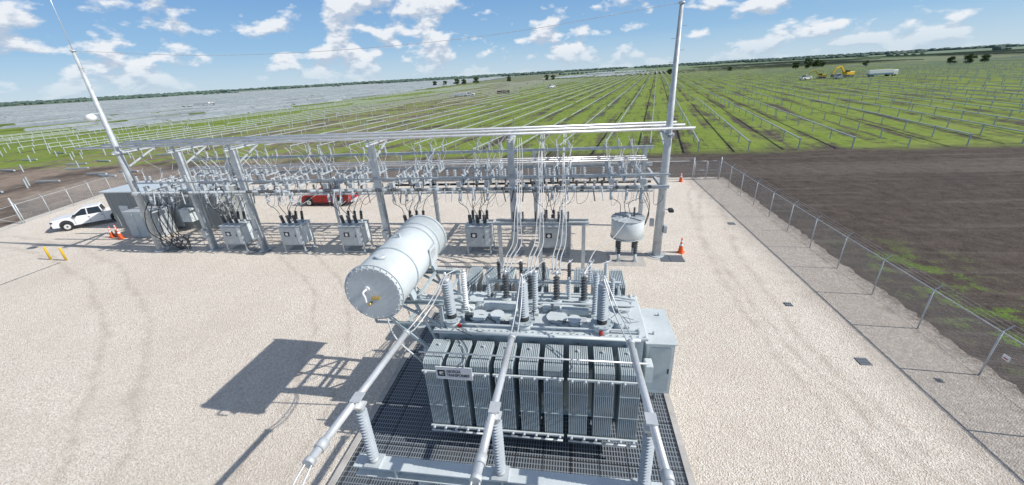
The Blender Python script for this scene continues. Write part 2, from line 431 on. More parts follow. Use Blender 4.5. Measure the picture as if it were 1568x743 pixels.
for k in range(26):
    a=random.uniform(-4.4,2.1); c=random.uniform(10.9,13.1); w=random.uniform(.05,.2); h=random.uniform(.06,.28)
    T.rbx(a-w,a+w,c-w*.6,c+w*.6,4.0,4.0+h,random.choice(['paint_l','paint','cabinet','steel','dkgrey']),.02)
for (p) in ([(-4.4,12.3,4.2),(-2,12.25,4.25),(0,12.25,4.25),(2.2,12.3,4.2)],[(-3.8,10.95,4.12),(0,10.95,4.12),(2.2,10.95,4.12)],[(-3.0,13.1,4.15),(.8,13.1,4.15),(2.3,12.9,4.1)]):
    T.wire(p,.04,'paint_l',6)
for k in range(26):
    x=random.uniform(-4.3,1.8); y=random.uniform(10.9,13)
    T.wire([(x,y,4.03),(x+random.uniform(.1,.5),y+random.uniform(-.4,.4),4.15),(x+random.uniform(.5,1),y+random.uniform(-.5,.3),4.04)],.014,random.choice(['black','steel','cond']))
T.cyl((.95,10.8,4.02),(.95,10.8,4.16),.06,'red',10); T.bx(-3.9,-3.78,10.88,10.98,4.03,4.13,'red')
for x in (-4.45,2.15):
    for y in (10.95,13.1): T.cyl((x,y,4.0),(x,y,4.2),.05,'steel',8)
T.bx(-.35,.6,11.85,12.05,4.03,4.25,'paint'); T.bx(-3.2,-2.0,12.0,12.2,4.04,4.3,'paint_l')
# conservator
CX,CZ,CR=-6.0,6.05,.9
T.lathe((CX,9.7,CZ),(CX,14.1,CZ),[(0,CR-.05),(.006,CR),(.994,CR),(1,CR-.05)],'paint_l',40)
for y in (9.68,14.04):
    T.lathe((CX,y,CZ),(CX,y+.08,CZ),[(0,CR+.06),(1,CR+.06)],'paint_l',40)
T.lathe((CX,9.68,CZ),(CX,9.60,CZ),[(0,CR+.02),(1,CR*.97)],'paint_l',40)
for i in range(28):
    a=2*math.pi*i/28; x=CX+math.cos(a)*(CR+.01); z=CZ+math.sin(a)*(CR+.01)
    T.cyl((x,9.68,z),(x,9.63,z),.025,'steel',6)
    T.cyl((CX+math.cos(a)*(CR-.06),9.60,CZ+math.sin(a)*(CR-.06)),(CX+math.cos(a)*(CR-.06),9.57,CZ+math.sin(a)*(CR-.06)),.022,'steel',6)
for y in (11.0,12.9,13.3):
    T.lathe((CX,y,CZ),(CX,y+.07,CZ),[(0,CR+.018),(1,CR+.018)],'paint',40,caps=False)
T.wire([(CX-.15,9.6,CZ+.18),(CX-.15,9.35,CZ+.18),(CX-.12,9.35,CZ+.02),(CX-.12,9.36,CZ-.15)],.035,'white',8)
T.bx(CX-.02,CX+.22,9.5,9.6,CZ-.14,CZ-.08,'brass'); T.cyl((CX-.15,9.6,CZ+.18),(CX-.15,9.55,CZ+.18),.09,'white',12)
T.cyl((CX-.1,9.6,CZ-.3),(CX-.1,9.45,CZ-.3),.04,'brass',8)
T.bx(CX+.905,CX+.95,12.2,12.9,CZ-.35,CZ+.3,'paint_l'); T.bx(CX+.95,CX+.96,12.3,12.75,CZ-.1,CZ+.2,'steel')
T.cyl((CX+.1,10.3,CZ+CR-.03),(CX+.1,10.3,CZ+CR+.08),.16,'paint_l',14); T.bx(CX-.05,CX+.05,11.9,12.0,CZ+CR-.02,CZ+CR+.14,'steel')
for y in (10.9,13.1):
    T.ibeam((-7.1,y,5.02),(-4.3,y,5.02),.14,.18,'paint')
    T.bar((-6.95,y,4.93),(-4.62,y,2.6),.10,.10,'paint',(0,1,0))
    T.bar((-5.3,y,4.93),(-4.66,y,3.2),.08,.08,'paint',(0,1,0))
    T.bar((-4.42,y,4.0),(-4.42,y,4.93),.12,.12,'paint')
    for x in (-6.7,-5.3):
        T.bar((x,y,5.11),(x+(.12 if x<CX else -.12),y,5.50),.1,.3,'paint',(0,1,0))
    T.bar((-6.0,y,4.93),(-4.45,y,4.05),.07,.07,'paint',(0,1,0))
for x,z in ((-7.0,5.0),(-5.9,3.82),(-4.45,4.7),(-5.3,5.0)):
    T.bar((x,10.95,z),(x,13.05,z),.09,.09,'paint')
T.bar((-7.0,10.95,4.95),(-5.9,13.05,3.85),.06,.06,'paint'); T.bar((-5.9,10.95,3.8),(-4.6,13.05,2.7),.06,.06,'paint')
T.bar((-6.9,10.9,4.1),(-4.66,10.9,4.1),.07,.07,'paint'); T.bar((-6.9,10.9,4.1),(-6.9,10.9,4.93),.07,.07,'paint')
T.wire([(CX+.3,12.0,5.2),(CX+.3,12,4.7),(-5.2,12,4.55),(-4.2,12,4.4),(-3.6,12,4.05)],.055,'paint_l',8)
T.wire([(CX-.1,10.2,5.2),(CX,10.4,3.8),(-5.2,10.6,2.5),(-5.0,10.75,1.3)],.03,'paint_l',6)
T.wire([(CX-.4,12.6,5.25),(CX-.5,12.6,3.5),(-5.9,12.4,1.6)],.03,'steel',6)
T.cyl((-5.9,12.4,1.1),(-5.9,12.4,1.7),.12,'white',12)
T.cyl((-5.9,12.4,.12),(-5.9,12.4,1.1),.03,'steel',8)
T.bx(-4.22,-3.05,9.24,9.27,3.22,3.70,'white')
T.bx(-4.16,-3.92,9.232,9.24,3.34,3.58,'dark'); T.bx(-4.10,-3.97,9.226,9.232,3.41,3.51,'white'); T.bx(-4.03,-3.92,9.222,9.226,3.44,3.48,'dark')
tob=T.obj()
for i,(t,sz) in enumerate((('GEORGIA',.15),('TRANSFORMER',.15))):
    cu=bpy.data.curves.new('sign_text','FONT'); cu.body=t; cu.size=sz; cu.materials.append(M['dark']); cu.extrude=.002; cu.offset=.003
    o=bpy.data.objects.new('sign_lettering',cu); sc.collection.objects.link(o)
    o.location=(-3.87,9.236,3.49-i*.15); o.rotation_euler=(R(90),0,0); o.scale=(.72,1,1); o.parent=tob

b=B('bus_support_stand')
b.ibeam((-5.4,6.3,2.98),(2.3,6.3,2.98),.36,.34,'paint_l',.03)
for x in (-4.3,-1.6,1.2): b.bx(x-.02,x+.02,6.13,6.47,2.85,3.11,'paint_l')
for x in (-3.6,.6):
    b.ibeam((x,6.3,.1),(x,6.3,2.8),.3,.3,'paint_l',.03); b.bx(x-.3,x+.3,6.0,6.6,.13,.18,'steel')
b.bx(-3.5,-2.9,5.5,6.05,2.3,2.75,'paint')
for x in (-4.9,-1.65,1.65):
    b.bx(x-.2,x+.2,6.1,6.5,3.152,3.2,'steel')
    b.cyl((x,6.3,3.2),(x,6.3,3.32),.11,'steel',12)
    b.ins((x,6.3,3.32),(x,6.3,4.9),.135,'ins',17,14,.6)
    b.cyl((x,6.3,4.9),(x,6.3,5.02),.1,'steel',12); b.bx(x-.13,x+.13,6.18,6.42,5.02,5.07,'alu')
    b.bx(x-.12,x+.12,6.15,6.45,5.27,5.31,'alu')
b.obj()
b=B('rigid_bus_tube')
for j,(x0,x1) in enumerate(((-5.1,-4.8),(-1.72,-1.66),(1.75,1.58))):
    b.cyl((x0,4.75,5.17),(x1,8.9,5.17),.088,'alu',14)
    for (yy,xx) in ((4.72,x0),(8.92,x1)):
        b.cyl((xx,yy-.06,5.17),(xx,yy+.06,5.17),.115,'steel',12)
    b.cyl((x0+(x1-x0)*.06,5.0,5.17),(x0+(x1-x0)*.1,5.2,5.17),.12,'steel',12)
    hx=HV[j]
    for dx in (-.07,.07):
        b.wire([(x1+dx,8.9,5.17),(x1+dx*1.3,9.5,5.0),((x1+hx)/2+dx,10.4,5.35),(hx+dx*.4,11.0,6.02)],.02,'cond',6)
        b.wire([(x0+dx,4.75,5.17),(x0+dx*1.4,4.2,5.0),(x0-.1+dx,3.6,4.3),(x0-.2+dx,3.0,3.0),(x0-.2,2.6,1.5)],.022,'cond',6)
b.obj()

# ------------------------------------------------------------------ breaker
K=B('circuit_breaker')
def build_breaker():
    w,d=1.78,1.35
    K.bx(-w/2-.25,w/2+.25,-.2,d+.2,.02,.10,'conc')
    K.rbx(-w/2,w/2,0,d,.72,2.25,'cabinet',.04)
    K.bx(-w/2-.04,w/2+.04,-.05,d+.04,2.252,2.30,'paint_l')
    K.bx(-w/2+.08,w/2-.42,-.03,0,.82,2.15,'cabinet'); K.bx(w/2-.38,w/2-.08,-.03,0,.82,2.15,'paint_l')
    K.bx(-w/2+.38,-w/2+.82,-.045,-.03,1.45,1.80,'dark'); K.cyl((-w/2+.6,-.045,1.62),(-w/2+.6,-.06,1.62),.12,'white',14)
    K.bx(w/2-.5,w/2-.45,-.06,-.03,1.4,1.6,'dark'); K.bx(w/2-.3,w/2-.16,-.045,-.03,1.75,1.95,'white')
    K.bx(w/2,w/2+.02,.12,d-.12,.85,2.12,'paint_l')  # paler paint on this side stands in for direct sun
    for x in (-w/2+.05,w/2-.05):
        for y in (.06,d-.06):
            K.bx(x-.045,x+.045,y-.045,y+.045,.10,.72,'steel')
        K.bx(x-.03,x+.03,.105,d-.105,.17,.22,'steel')
    for y in (.06,d-.06): K.bx(-w/2+.1,w/2-.1,y-.03,y+.03,.17,.22,'steel')
    for i in range(3):
        x=(i-1)*.52
        for s_,y in ((-1,.32),(1,1.02)):
            p=Vector((x,y,2.3)); q=p+Vector((0,s_*.16,.78))
            K.cyl(p,p+Vector((0,s_*.03,.14)),.12,'steel',10)
            K.ins(p+Vector((0,s_*.03,.14)),q,.135,'insd',6,10,.62)
            K.cyl(q,q+Vector((0,s_*.02,.12)),.04,'alu',6)
build_breaker(); kme=K.mesh()
BR=(-26.4,-21.3,-16.35,-11.4,-6.6,-1.3)
for x in BR: inst('circuit_breaker',kme,(x,25.0,0))

G=B('grounding_reactor')
G.lathe((0,0,1.75),(0,0,2.95),[(0,1.0),(.03,1.05),(.97,1.05),(1,1.0)],'paint_l',32)
G.lathe((0,0,2.95),(0,0,3.0),[(0,1.08),(1,1.08)],'cabinet',32)
G.lathe((0,0,1.68),(0,0,1.75),[(0,1.08),(1,1.08)],'cabinet',32)
for k in range(4):
    a=math.pi/4+k*math.pi/2; x,y=.75*math.cos(a),.75*math.sin(a)
    G.bx(x-.14,x+.14,y-.14,y+.14,.06,.12,'steel'); G.ins((x,y,.6),(x,y,1.68),.14,'insd',7,12,.6); G.cyl((x,y,.12),(x,y,.6),.1,'steel',10)
    G.bar((0,0,3.03),(math.cos(a)*1.05,math.sin(a)*1.05,3.03),.07,.06,'cabinet')
G.bx(-1.2,1.2,-1.2,1.2,.0,.058,'conc')
G.cyl((0,0,3.0),(0,0,3.2),.15,'cabinet',12); G.ins((.4,.2,3.0),(.4,.2,3.6),.08,'insd',6,10)
G.obj((3.6,24.9,0.005))

# ------------------------------------------------------------------ gantry
FY,RY=25.4,31.0
g=B('bus_gantry')
cols=[-28.9,-24.3,-13.6,-4.0]
for x in cols+[-33.8,5.7]:
    if x in cols:
        g.ibeam((x,FY,.08),(x,FY,8.05),.38,.40,'steel',.04); g.bx(x-.35,x+.35,FY-.35,FY+.35,.05,.12,'steel')
        g.bx(x-.55,x+.55,FY-.55,FY+.55,.0,.07,'conc')
    g.ibeam((x,24.7,8.12),(x,28.3,8.12),.2,.2,'steel')
    g.bar((x,25.5,7.0),(x,27.9,8.0),.1,.1,'steel')
    for y in (25.1,26.6,28.0):
        g.cyl((x,y,8.22),(x,y,8.42),.08,'ins',8)
rc=[-30.5,-21.0,-11.6,-3.0,5.4]
for x in rc:
    g.ibeam((x,RY,.06),(x,RY,6.4),.28,.3,'steel',.03)
for x in cols+[-33.8,5.7]:
    g.ibeam((x,FY+.2,4.75),(x,RY-.1,4.75),.16,.22,'steel')
for y,z in ((FY-.28,4.95),(28.2,4.98),(RY,5.1),(RY,6.4)):
    g.ibeam((-34.2,y,z),(6.0,y,z),.16,.22,'steel')
g.ibeam((-34.2,FY-.28,5.75),(6.0,FY-.28,5.75),.08,.1,'steel')
g.cyl((-14,28.9,4.3),(5.6,28.9,4.3),.09,'black',8)
g.cyl((-33.5,27.6,4.2),(5.0,27.6,4.2),.05,'alu',6)
for y in (26.0,29.8): g.bx(-33.5,5.2,y-.12,y+.12,4.42,4.5,'steel')
bays=[-31.4]+list(BR)+[3.4]
rr_=random.Random(11)
for bx_ in bays:
    for i in range(3):
        x=bx_+(i-1)*.95
        g.ins((x,FY-.5,4.95),(x,FY-.5,4.2),.12,'ins',6,8)
        g.bx(x-.06,x+.06,FY-.6,FY-.36,4.95,5.0,'steel')
        g.ins((x+.3,28.2,5.1),(x+.3,28.2,5.65),.11,'ins',5,8)
        g.ins((x,RY,6.5),(x+.0,RY,7.05),.10,'ins',5,8)
        if i!=1: g.bx(x-.15,x+.15,FY-.58,FY-.34,5.2,5.55,'cabinet')
        if rr_.random()<.7: g.bar((x,RY-.1,7.05),(x+rr_.uniform(.5,.9),RY-.5,7.95),.05,.07,'alu')
x=-33.2
while x<5.2:
    g.ins((x,FY-.36,5.0),(x+rr_.uniform(-.08,.08),FY-.95,5.15),.115,rr_.choice(['ins','ins','insd','cabinet']),4,8)
    if rr_.random()<.8: g.ins((x+.25,27.6,4.25),(x+.25,27.6,4.8),.11,rr_.choice(['ins','ins','insd']),5,8)
    if rr_.random()<.6: g.ins((x+.1,FY-.28,5.8),(x+.1,FY-.28,6.3),.10,'ins',4,8)
    if rr_.random()<.6: g.bar((x,FY-.9,5.15),(x+rr_.uniform(-.2,.2),FY-1.1,4.3),.06,.06,rr_.choice(['alu','insd','insd','steel']))
    if rr_.random()<.5: g.ins((x,28.9,4.4),(x,28.9,4.95),.1,'insd',5,8)
    if rr_.random()<.45: g.bx(x-.12,x+.12,26.0-.14,26.0+.14,4.5,4.5+rr_.uniform(.25,.5),rr_.choice(['cabinet','insd','ins']))
    if rr_.random()<.4: g.ins((x+.3,29.8,4.5),(x+.3,29.8,5.05),.1,'ins',5,8)
    x+=rr_.uniform(.45,.75)
for x in cols: g.bx(x-.2,x+.2,FY-.44,FY-.21,1.3,1.9,'cabinet'); g.cyl((x+.15,FY-.25,.1),(x+.15,FY-.25,4.8),.03,'steel',6)
g.obj()
b=B('rigid_bus_tube')
for y,x0,x1 in ((25.1,-37.4,7.1),(26.6,-37.0,6.9),(28.0,-36.6,6.7)):
    b.cyl((x0,y,8.5),(x1,y,8.5),.085,'alu',10)
b.obj()
b=B('rigid_bus_tube')
for y in (28.6,29.3,30.0): b.cyl((-33,y,5.95),(5.2,y,5.95),.045,'alu',8)
b.obj()

def switch(name,openb):
    s=B(name)
    s.bx(-.09,.09,-.75,.75,0,.1,'steel')
    for y in (-.6,.05,.6):
        s.ins((0,y,.1),(0,y,.55),.13,'ins',5,10,.6); s.cyl((0,y,.55),(0,y,.62),.06,'alu',8)
    if openb: s.bar((0,.1,.66),(.1,-.55,1.45),.07,.09,'alu')
    else: s.bar((0,-.7,.66),(0,.15,.66),.06,.08,'alu')
    s.bar((0,.0,.66),(0,.75,.66),.05,.06,'alu')
    s.bar((0,.05,.62),(-.25,.2,.9),.025,.03,'steel'); s.bar((0,-.6,.62),(.18,-.8,.95),.025,.03,'steel')
    s.bx(-.05,.05,-.9,-.55,.62,.72,'cond')
    return s.mesh()
s1=switch('disconnect_switch',False); s2=switch('disconnect_switch',True)
for bx_ in bays:
    for i in range(3):
        x=bx_+(i-1)*.95
        inst('disconnect_switch',s1 if (i+int(bx_))%4 else s2,(x,26.7,5.06),random.uniform(-.03,.03))
        inst('disconnect_switch',s2,(x+.1,29.7,5.2),random.uniform(-.05,.05))
w=B('jumper_wire')
for bi,bx_ in enumerate(bays):
    for i in range(3):
        x=bx_+(i-1)*.95; ty=(25.1,26.6,28.0)[i]; j=lambda a=.15: random.uniform(-a,a)
        w.wire([(x+j(.3),ty,8.42),(x+.35+j(),ty+.2,7.4),(x+.2+j(),26.5,6.4),(x,26.2,5.75)],.015,'cond')
        w.wire([(x,27.4,5.75),(x+.3+j(),28.2,6.1+j()),(x+.1,29.0,5.9)],.015,'cond')
        w.wire([(x+.1,30.4,5.9),(x+.2+j(),30.8,6.6),(x,31.0,7.0)],.015,'cond')
        w.wire([(x+j(.4),28.0,8.42),(x-.3+j(),28.8,7.6),(x+.1,29.8,6.8),(x+.1,30.0,5.95)],.013,'cond')
        if bi not in (0,7):
            bxx=bx_+(i-1)*.52
            w.wire([(bxx,25.14,3.2),(bxx-.1+j(.1),24.95,3.7),(x-.15,24.95,4.2),(x,25.9,5.0),(x,26.0,5.68)],.022,'black')
            w.wire([(bxx,26.22,3.2),(bxx+.15,26.7,3.8),(x+.2+j(.1),27.6,4.3),(x+.1,28.9,5.8)],.022,'black')
        w.wire([(x,FY-.5,4.25),(x+j(.3),FY-.55,3.8+j()),(x+.4,FY-.4,4.1),(x+.5,FY-.3,4.7)],.014,'cond')
        w.wire([(x+.6,FY-1.0,5.1),(x+.8+j(),FY-.9,4.0+j()),(x+1.3,FY-.4,4.3),(x+1.5,27.6,4.8)],.014,random.choice(['cond','black']))
for k in range(7):
    x=-32.9+k*.42
    w.wire([(x,25.1,4.3),(x+random.uniform(-.4,.4),24.6,3.4),(x+random.uniform(-.3,.3)-.1,24.5,2.0),(x+random.uniform(-.2,.2),24.9,1.1),(x*.4-19,25.4,.1)],.032,'black',6)
for k in range(4):
    x=-33.0+k*.5
    w.wire([(x,25.0,1.7),(x+.3,24.6,.9),(x+.8,24.7,.7),(x+1.2,25.0,1.5)],.03,'black',6)
for i in range(3):
    w.wire([(3.4+(i-1)*.3,24.9,3.3),(3.0+i*.3,24.8,4.0),(3.4+(i-1)*.95,25.0,4.3)],.02,'black')
    w.wire([(4.3+i*.2,25.1,4.6),(4.9,25.0,3.3+i*.2),(4.5,24.9,2.2),(4.0,24.9,3.0)],.018,'black')
for i,(xb,xt,yt) in enumerate(((-2.45,-3.35,25.1),(-1.5,-1.95,26.6),(-.55,-.55,28.0))):
    for k in range(3):
        d=(k-1)*.11
        w.wire([(xb+d,12.73,5.25),(xb+d*1.5-.05,14.2,5.15),(xb*.6+xt*.4+d*2,18.5,4.0),(xt+d*1.6,22.6,3.9),(xt+d*1.2,23.9,5.0),(xt+d+random.uniform(-.1,.1),24.6,6.9),(xt+d,yt,8.42)],.027,'cond',6,10)
w.wire([(.45,12.73,5.3),(1.0,15,5.2),(2.2,20,3.6),(3.6,24,3.4)],.02,'cond',6,10)
w.obj()
b=B('cable_support_frame')
for x in (-4.6,-2.0,.7):
    b.ibeam((x,22.9,.1),(x,22.9,3.2),.22,.22,'steel'); b.bx(x-.4,x+.4,22.5,23.3,.0,.1,'conc')
b.ibeam((-4.9,22.9,3.32),(1.0,22.9,3.32),.2,.22,'steel'); b.ibeam((-4.9,23.5,3.32),(1.0,23.5,3.32),.12,.18,'steel')
for x in (-3.35,-1.95,-.55):
    for dy in (0,.6):
        b.ins((x,22.9+dy,3.43),(x,22.9+dy,3.85),.11,'ins',5,10)
    for dx in (-.3,.3): b.ins((x+dx,22.9,3.43),(x+dx,22.9,4.1),.08,'insd',6,8)
b.obj()

# ------------------------------------------------------------------ masts
def mast(x,y,light):
    m=B('lightning_mast')
    m.lathe((x,y,.1),(x,y,15),[(0,.30),(.54,.215),(.545,.20),(1,.10)],'steel',14)
    m.lathe((x,y,15),(x,y,19.5),[(0,.03),(1,.012)],'alu',6)
    m.cyl((x,y,14.95),(x,y,15.05),.16,'steel',12)
    m.cyl((x,y,.05),(x,y,.12),.5,'steel',18); m.cyl((x,y,0),(x,y,.07),.75,'conc',20)
    for z in (4.8,8.0): m.cyl((x,y,z),(x,y,z+.2),.33,'steel',14)
    for k in range(20):
        z=2.5+k*.6; s_=1 if k%2 else -1
        m.bar((x,y,z),(x+s_*.38,y,z),.02,.02,'steel')
    if light: 
        m.lathe((x-.0,y-.75,10.45),(x,y-.75,10.95),[(0,.12),(.15,.26),(.5,.33),(.85,.26),(1,.1)],'white',16); m.bar((x,y,10.95),(x,y-.75,10.95),.06,.06,'steel')
    else:
        m.bar((x,y,3.4),(x+.5,y-.2,3.4),.05,.05,'steel'); m.rbx(x+.42,x+.7,y-.5,y-.1,3.3,3.5,'dark')
        m.rbx(x+.25,x+.45,y-.3,y,1.8,2.3,'cabinet'); m.bx(x-.62,x-.36,y-.1,y+.1,2.2,2.7,'cabinet')
    m.obj()
mast(-33.8,25.2,True); mast(5.7,25.4,False)
b=B('overhead_ground_wire')
b.wire([(-33.8,25.2,15.0),(-23.9,25.2,14.15),(-14,25.3,13.9),(-4.2,25.3,14.15),(5.7,25.4,15.0)],.012,'cond',4,8)
b.obj()

# ------------------------------------------------------------------ control building + switchgear
b=B('control_building')
b.bx(-44,-32,30,33.6,.25,3.7,'bldg'); b.rbx(-44.2,-31.8,29.8,33.8,3.7,3.85,'paint_l',.05); b.bx(-43.8,-32.2,30.1,33.5,.03,.25,'conc')
for k in range(12):
    x=-43.6+k*1.03; b.bx(x-.02,x+.02,29.97,30,.3,3.65,'cabinet')
b.bx(-42.9,-41.9,29.96,30,.3,2.4,'paint_l'); b.bx(-37.4,-36.4,29.96,30,.3,2.4,'paint_l')
b.rbx(-40.6,-39.6,29.3,30,1.0,2.2,'paint_l'); b.rbx(-35.6,-34.6,29.3,30,1.0,2.2,'paint_l')
b.obj()
b=B('switchgear_enclosure')
b.rbx(-39.5,-36.4,27.6,29.2,.2,2.6,'cabinet',.05); b.bx(-39.4,-36.5,27.7,29.1,.03,.2,'conc')
for k in range(3): b.bx(-39.35+k,-38.55+k,27.57,27.6,.35,2.4,'paint')
b.obj()

# ------------------------------------------------------------------ fence
def fence(pts,spacing,outward):
    b=B('chain_link_fence'); rf=random.Random(2)
    for (p,q) in zip(pts,pts[1:]):
        p=Vector((p[0],p[1],0));q=Vector((q[0],q[1],0));L=(q-p).length;d=(q-p)/L;n=max(1,round(L/spacing))
        o=Vector((outward[0],outward[1],0))
        H=2.13
        for i in range(n+1):
            c=p+d*(L*i/n); rr=.05 if i in (0,n) else .032
            t=Vector((rf.uniform(-.03,.03),rf.uniform(-.03,.03),0))
            b.cyl(c,c+t+Vector((0,0,H+.03)),rr,'steel',7)
            b.bar(c+t+Vector((0,0,H)),c+t+Vector((0,0,H+.3))+o*.28,.03,.03,'steel',(d.x,d.y,0))
        b.cyl(p+Vector((0,0,H)),q+Vector((0,0,H)),.022,'steel',6)
        b.cyl(p+Vector((0,0,.12)),q+Vector((0,0,.12)),.008,'steel',4)
        for k in (1,2,3):
            e=Vector((0,0,H+.1*k))+o*(.093*k); b.cyl(p+e,q+e,.008,'steel',3)
        b.quaduv([p+Vector((0,0,.06)),q+Vector((0,0,.06)),q+Vector((0,0,H)),p+Vector((0,0,H))],[(0,0),(L,0),(L,2.07),(0,2.07)],'mesh')
    b.obj()
fence([(16.0,-10),(16.0,45.4)],3.1,(1,0))
fence([(13.2,45.4),(-60.5,47.0)],3.1,(0,1))
fence([(-62.5,46),(-58,31.5)],3.1,(-1,0))
b=B('swing_gate')
for x in (13.2,16.0): b.cyl((x,45.4,0),(x,45.4,2.5),.06,'steel',8)
for x in (13.35,14.55,14.65,15.85): b.cyl((x,45.4,.1),(x,45.4,2.1),.03,'steel',6)
for z in (.12,1.1,2.1): b.cyl((13.35,45.4,z),(14.55,45.4,z),.025,'steel',6); b.cyl((14.65,45.4,z),(15.85,45.4,z),.025,'steel',6)
b.quaduv([(13.35,45.4,.1),(15.85,45.4,.1),(15.85,45.4,2.1),(13.35,45.4,2.1)],[(0,0),(2.5,0),(2.5,2),(0,2)],'mesh'); b.obj()
b=B('swing_gate')
pA,pB=Vector((-58,31.3,0)),Vector((-57,27.8,0))
for c in (pA,pB): b.cyl(c,c+Vector((0,0,2.9)),.07,'steel',8)
for z in (.12,1.1,2.1): b.cyl(pA+Vector((0,0,z)),pB+Vector((0,0,z)),.025,'steel',6)
b.cyl(pA+Vector((0,0,.12)),pB+Vector((0,0,2.1)),.02,'steel',6); b.obj()
b=B('warning_sign'); b.bx(15.955,15.965,13.95,14.2,1.25,1.45,'white'); b.cyl((15.96,14.0,1.5),(15.96,14.0,1.55),.01,'steel',4); b.bx(15.945,15.955,14.0,14.15,1.3,1.34,'red'); b.obj()

# ------------------------------------------------------------------ cones, bollards
c=B('traffic_cone')
c.rbx(-.19,.19,-.19,.19,0,.05,'orange',.02)
c.lathe((0,0,.05),(0,0,.9),[(0,.15),(.45,.10)],'orange',14,caps=False); c.lathe((0,0,.05),(0,0,.9),[(.45,.101),(.62,.077)],'white',14,caps=False)
c.lathe((0,0,.05),(0,0,.9),[(.62,.076),(.72,.062)],'orange',14,caps=False); c.lathe((0,0,.05),(0,0,.9),[(.72,.062),(.85,.045)],'white',14,caps=False); c.lathe((0,0,.05),(0,0,.9),[(.85,.044),(1,.028)],'orange',14)
cm=c.mesh()
for (x,y) in ((-42.0,27.8),(-40.7,27.5),(7.4,25.9),(11.8,44.6),(-57.2,26.5),(-42.3,28.5)): inst('traffic_cone',cm,(x,y,GZ),random.random(),1.2)
b=B('safety_bollard'); b.lathe((0,0,0),(0,0,1.15),[(0,.075),(.93,.075),(.98,.055),(1,.02)],'yellow',14); bm_=b.mesh()
for (x,y) in ((-42.1,23.1),(-40.4,23.0)): inst('safety_bollard',bm_,(x,y,GZ))

# ------------------------------------------------------------------ pickup
def pickup(paint):
    b=B('pickup_truck')
    def loft(st,mat,smooth=False):
        o=len(b.v);n=len(st[0][1]);k=b.mi(mat)
        for x,r in st:
            for (y,z) in r: b.v.append((x,y,z))
        for i in range(len(st)-1):
            for j in range(n):
                j2=(j+1)%n; b.face([o+i*n+j,o+i*n+j2,o+(i+1)*n+j2,o+(i+1)*n+j],k,smooth)
        b.face([o+j for j in reversed(range(n))],k); b.face([o+(len(st)-1)*n+j for j in range(n)],k)
    def ring(w,zb,zt): 
        return [(-w,zb),(w,zb),(w*1.0,zt-.25),(w*.96,zt-.08),(w*.86,zt),(-w*.86,zt),(-w*.96,zt-.08),(-w,zt-.25)]
    loft([(2.92,ring(.88,.55,1.02)),(2.85,ring(.95,.45,1.12)),(2.3,ring(1,.42,1.2)),(1.25,ring(1,.42,1.27)),(.9,ring(1,.42,1.28)),(-.95,ring(1,.42,1.28)),(-1.0,ring(1,.42,1.25))],paint)
    b.bx(-2.9,-1.0,-1,-.92,.45,1.28,paint); b.bx(-2.9,-1.0,.92,1,.45,1.28,paint); b.bx(-2.95,-2.87,-.92,.92,.5,1.28,paint); b.bx(-2.87,-1.0,-.92,.92,.5,.75,'dark')
    P=[(1.35,-.90,1.26),(1.35,.90,1.26),(-1.0,.92,1.26),(-1.0,-.92,1.26),(.45,-.72,1.86),(.45,.72,1.86),(-.85,.74,1.88),(-.85,-.74,1.88)]
    b.hexa([P[3],P[2],P[1],P[0],P[7],P[6],P[5],P[4]],'glass')
    b.hexa([(.5,-.74,1.85),(.5,.74,1.85),(-.9,.76,1.87),(-.9,-.76,1.87),(.35,-.62,1.95),(.35,.62,1.95),(-.8,.64,1.96),(-.8,-.64,1.96)][::-1],paint)
    for s_ in (-1,1):
        for (a,c_) in (((1.38,.91*s_,1.25),(.47,.73*s_,1.87)),((.15,.93*s_,1.25),(.1,.74*s_,1.88)),((-.98,.93*s_,1.25),(-.84,.75*s_,1.88))):
            b.bar(a,c_,.07,.07,paint)
        b.bx(.95,1.15,min(s_,s_*1.2),max(s_,s_*1.2),1.25,1.45,'dark')
        b.bx(2.72,2.9,min(s_*.62,s_*.96),max(s_*.62,s_*.96),.9,1.06,'glass')
        for x in (1.85,-1.85):
            y=s_*.93
            b.cyl((x,y-.1,.56),(x,y+.09,.56),.50,'dark',20)
            b.cyl((x,y-.12,.41),(x,y+.12,.41),.41,'tyre',22); b.cyl((x,y+s_*.10,.41),(x,y+s_*.13,.41),.25,'alu',14)
            b.cyl((x,y+s_*.13,.41),(x,y+s_*.135,.41),.08,'dark',8)
        b.bx(-2.97,-2.94,min(s_*.78,s_*.97),max(s_*.78,s_*.97),.8,1.2,'red')
        b.bx(-.9,1.3,min(s_*.9,s_*1.06),max(s_*.9,s_*1.06),.32,.38,'dark')
        for xd in (.2,-.8): b.bx(xd-.15,xd,min(s_*.99,s_*1.02),max(s_*.99,s_*1.02),1.0,1.05,'dark')
        for xd in (1.2,.12,-.97): b.bx(xd-.012,xd+.012,min(s_*.99,s_*1.003),max(s_*.99,s_*1.003),.5,1.04,'dark')
    b.bx(2.86,2.96,-.6,.6,.72,1.02,'dark'); b.rbx(2.82,3.02,-.92,.92,.42,.66,'dark',.03); b.rbx(-3.05,-2.9,-.9,.9,.45,.62,'steel',.03)
    b.bx(2.961,2.97,-.5,.5,.85,.9,'alu')
    return b
wp=pickup('white'); wm=wp.mesh()
hd=math.atan2(-.72,-.70)
inst('pickup_truck',wm,(-48.6,31.4,GZ),hd,1.0)
rp=pickup('red').mesh(); inst('pickup_truck',rp,(-26.0,37.6,GZ),R(178))
for (x,y,r) in ((-290,278,.2),(-282,284,1.2),(-272,280,-.3),(-300,283,2),(-66,262,.1),(128,258,.5),(142,254,1.3),(-17,330,1)): inst('pickup_truck',wm,(x,y,0),r,1.3)
b=B('semi_trailer'); b.rbx(-7,7,-1.3,1.3,1.2,4.0,'white',.06); b.bx(-7,7,-1.31,1.31,1.2,2.0,'blue')
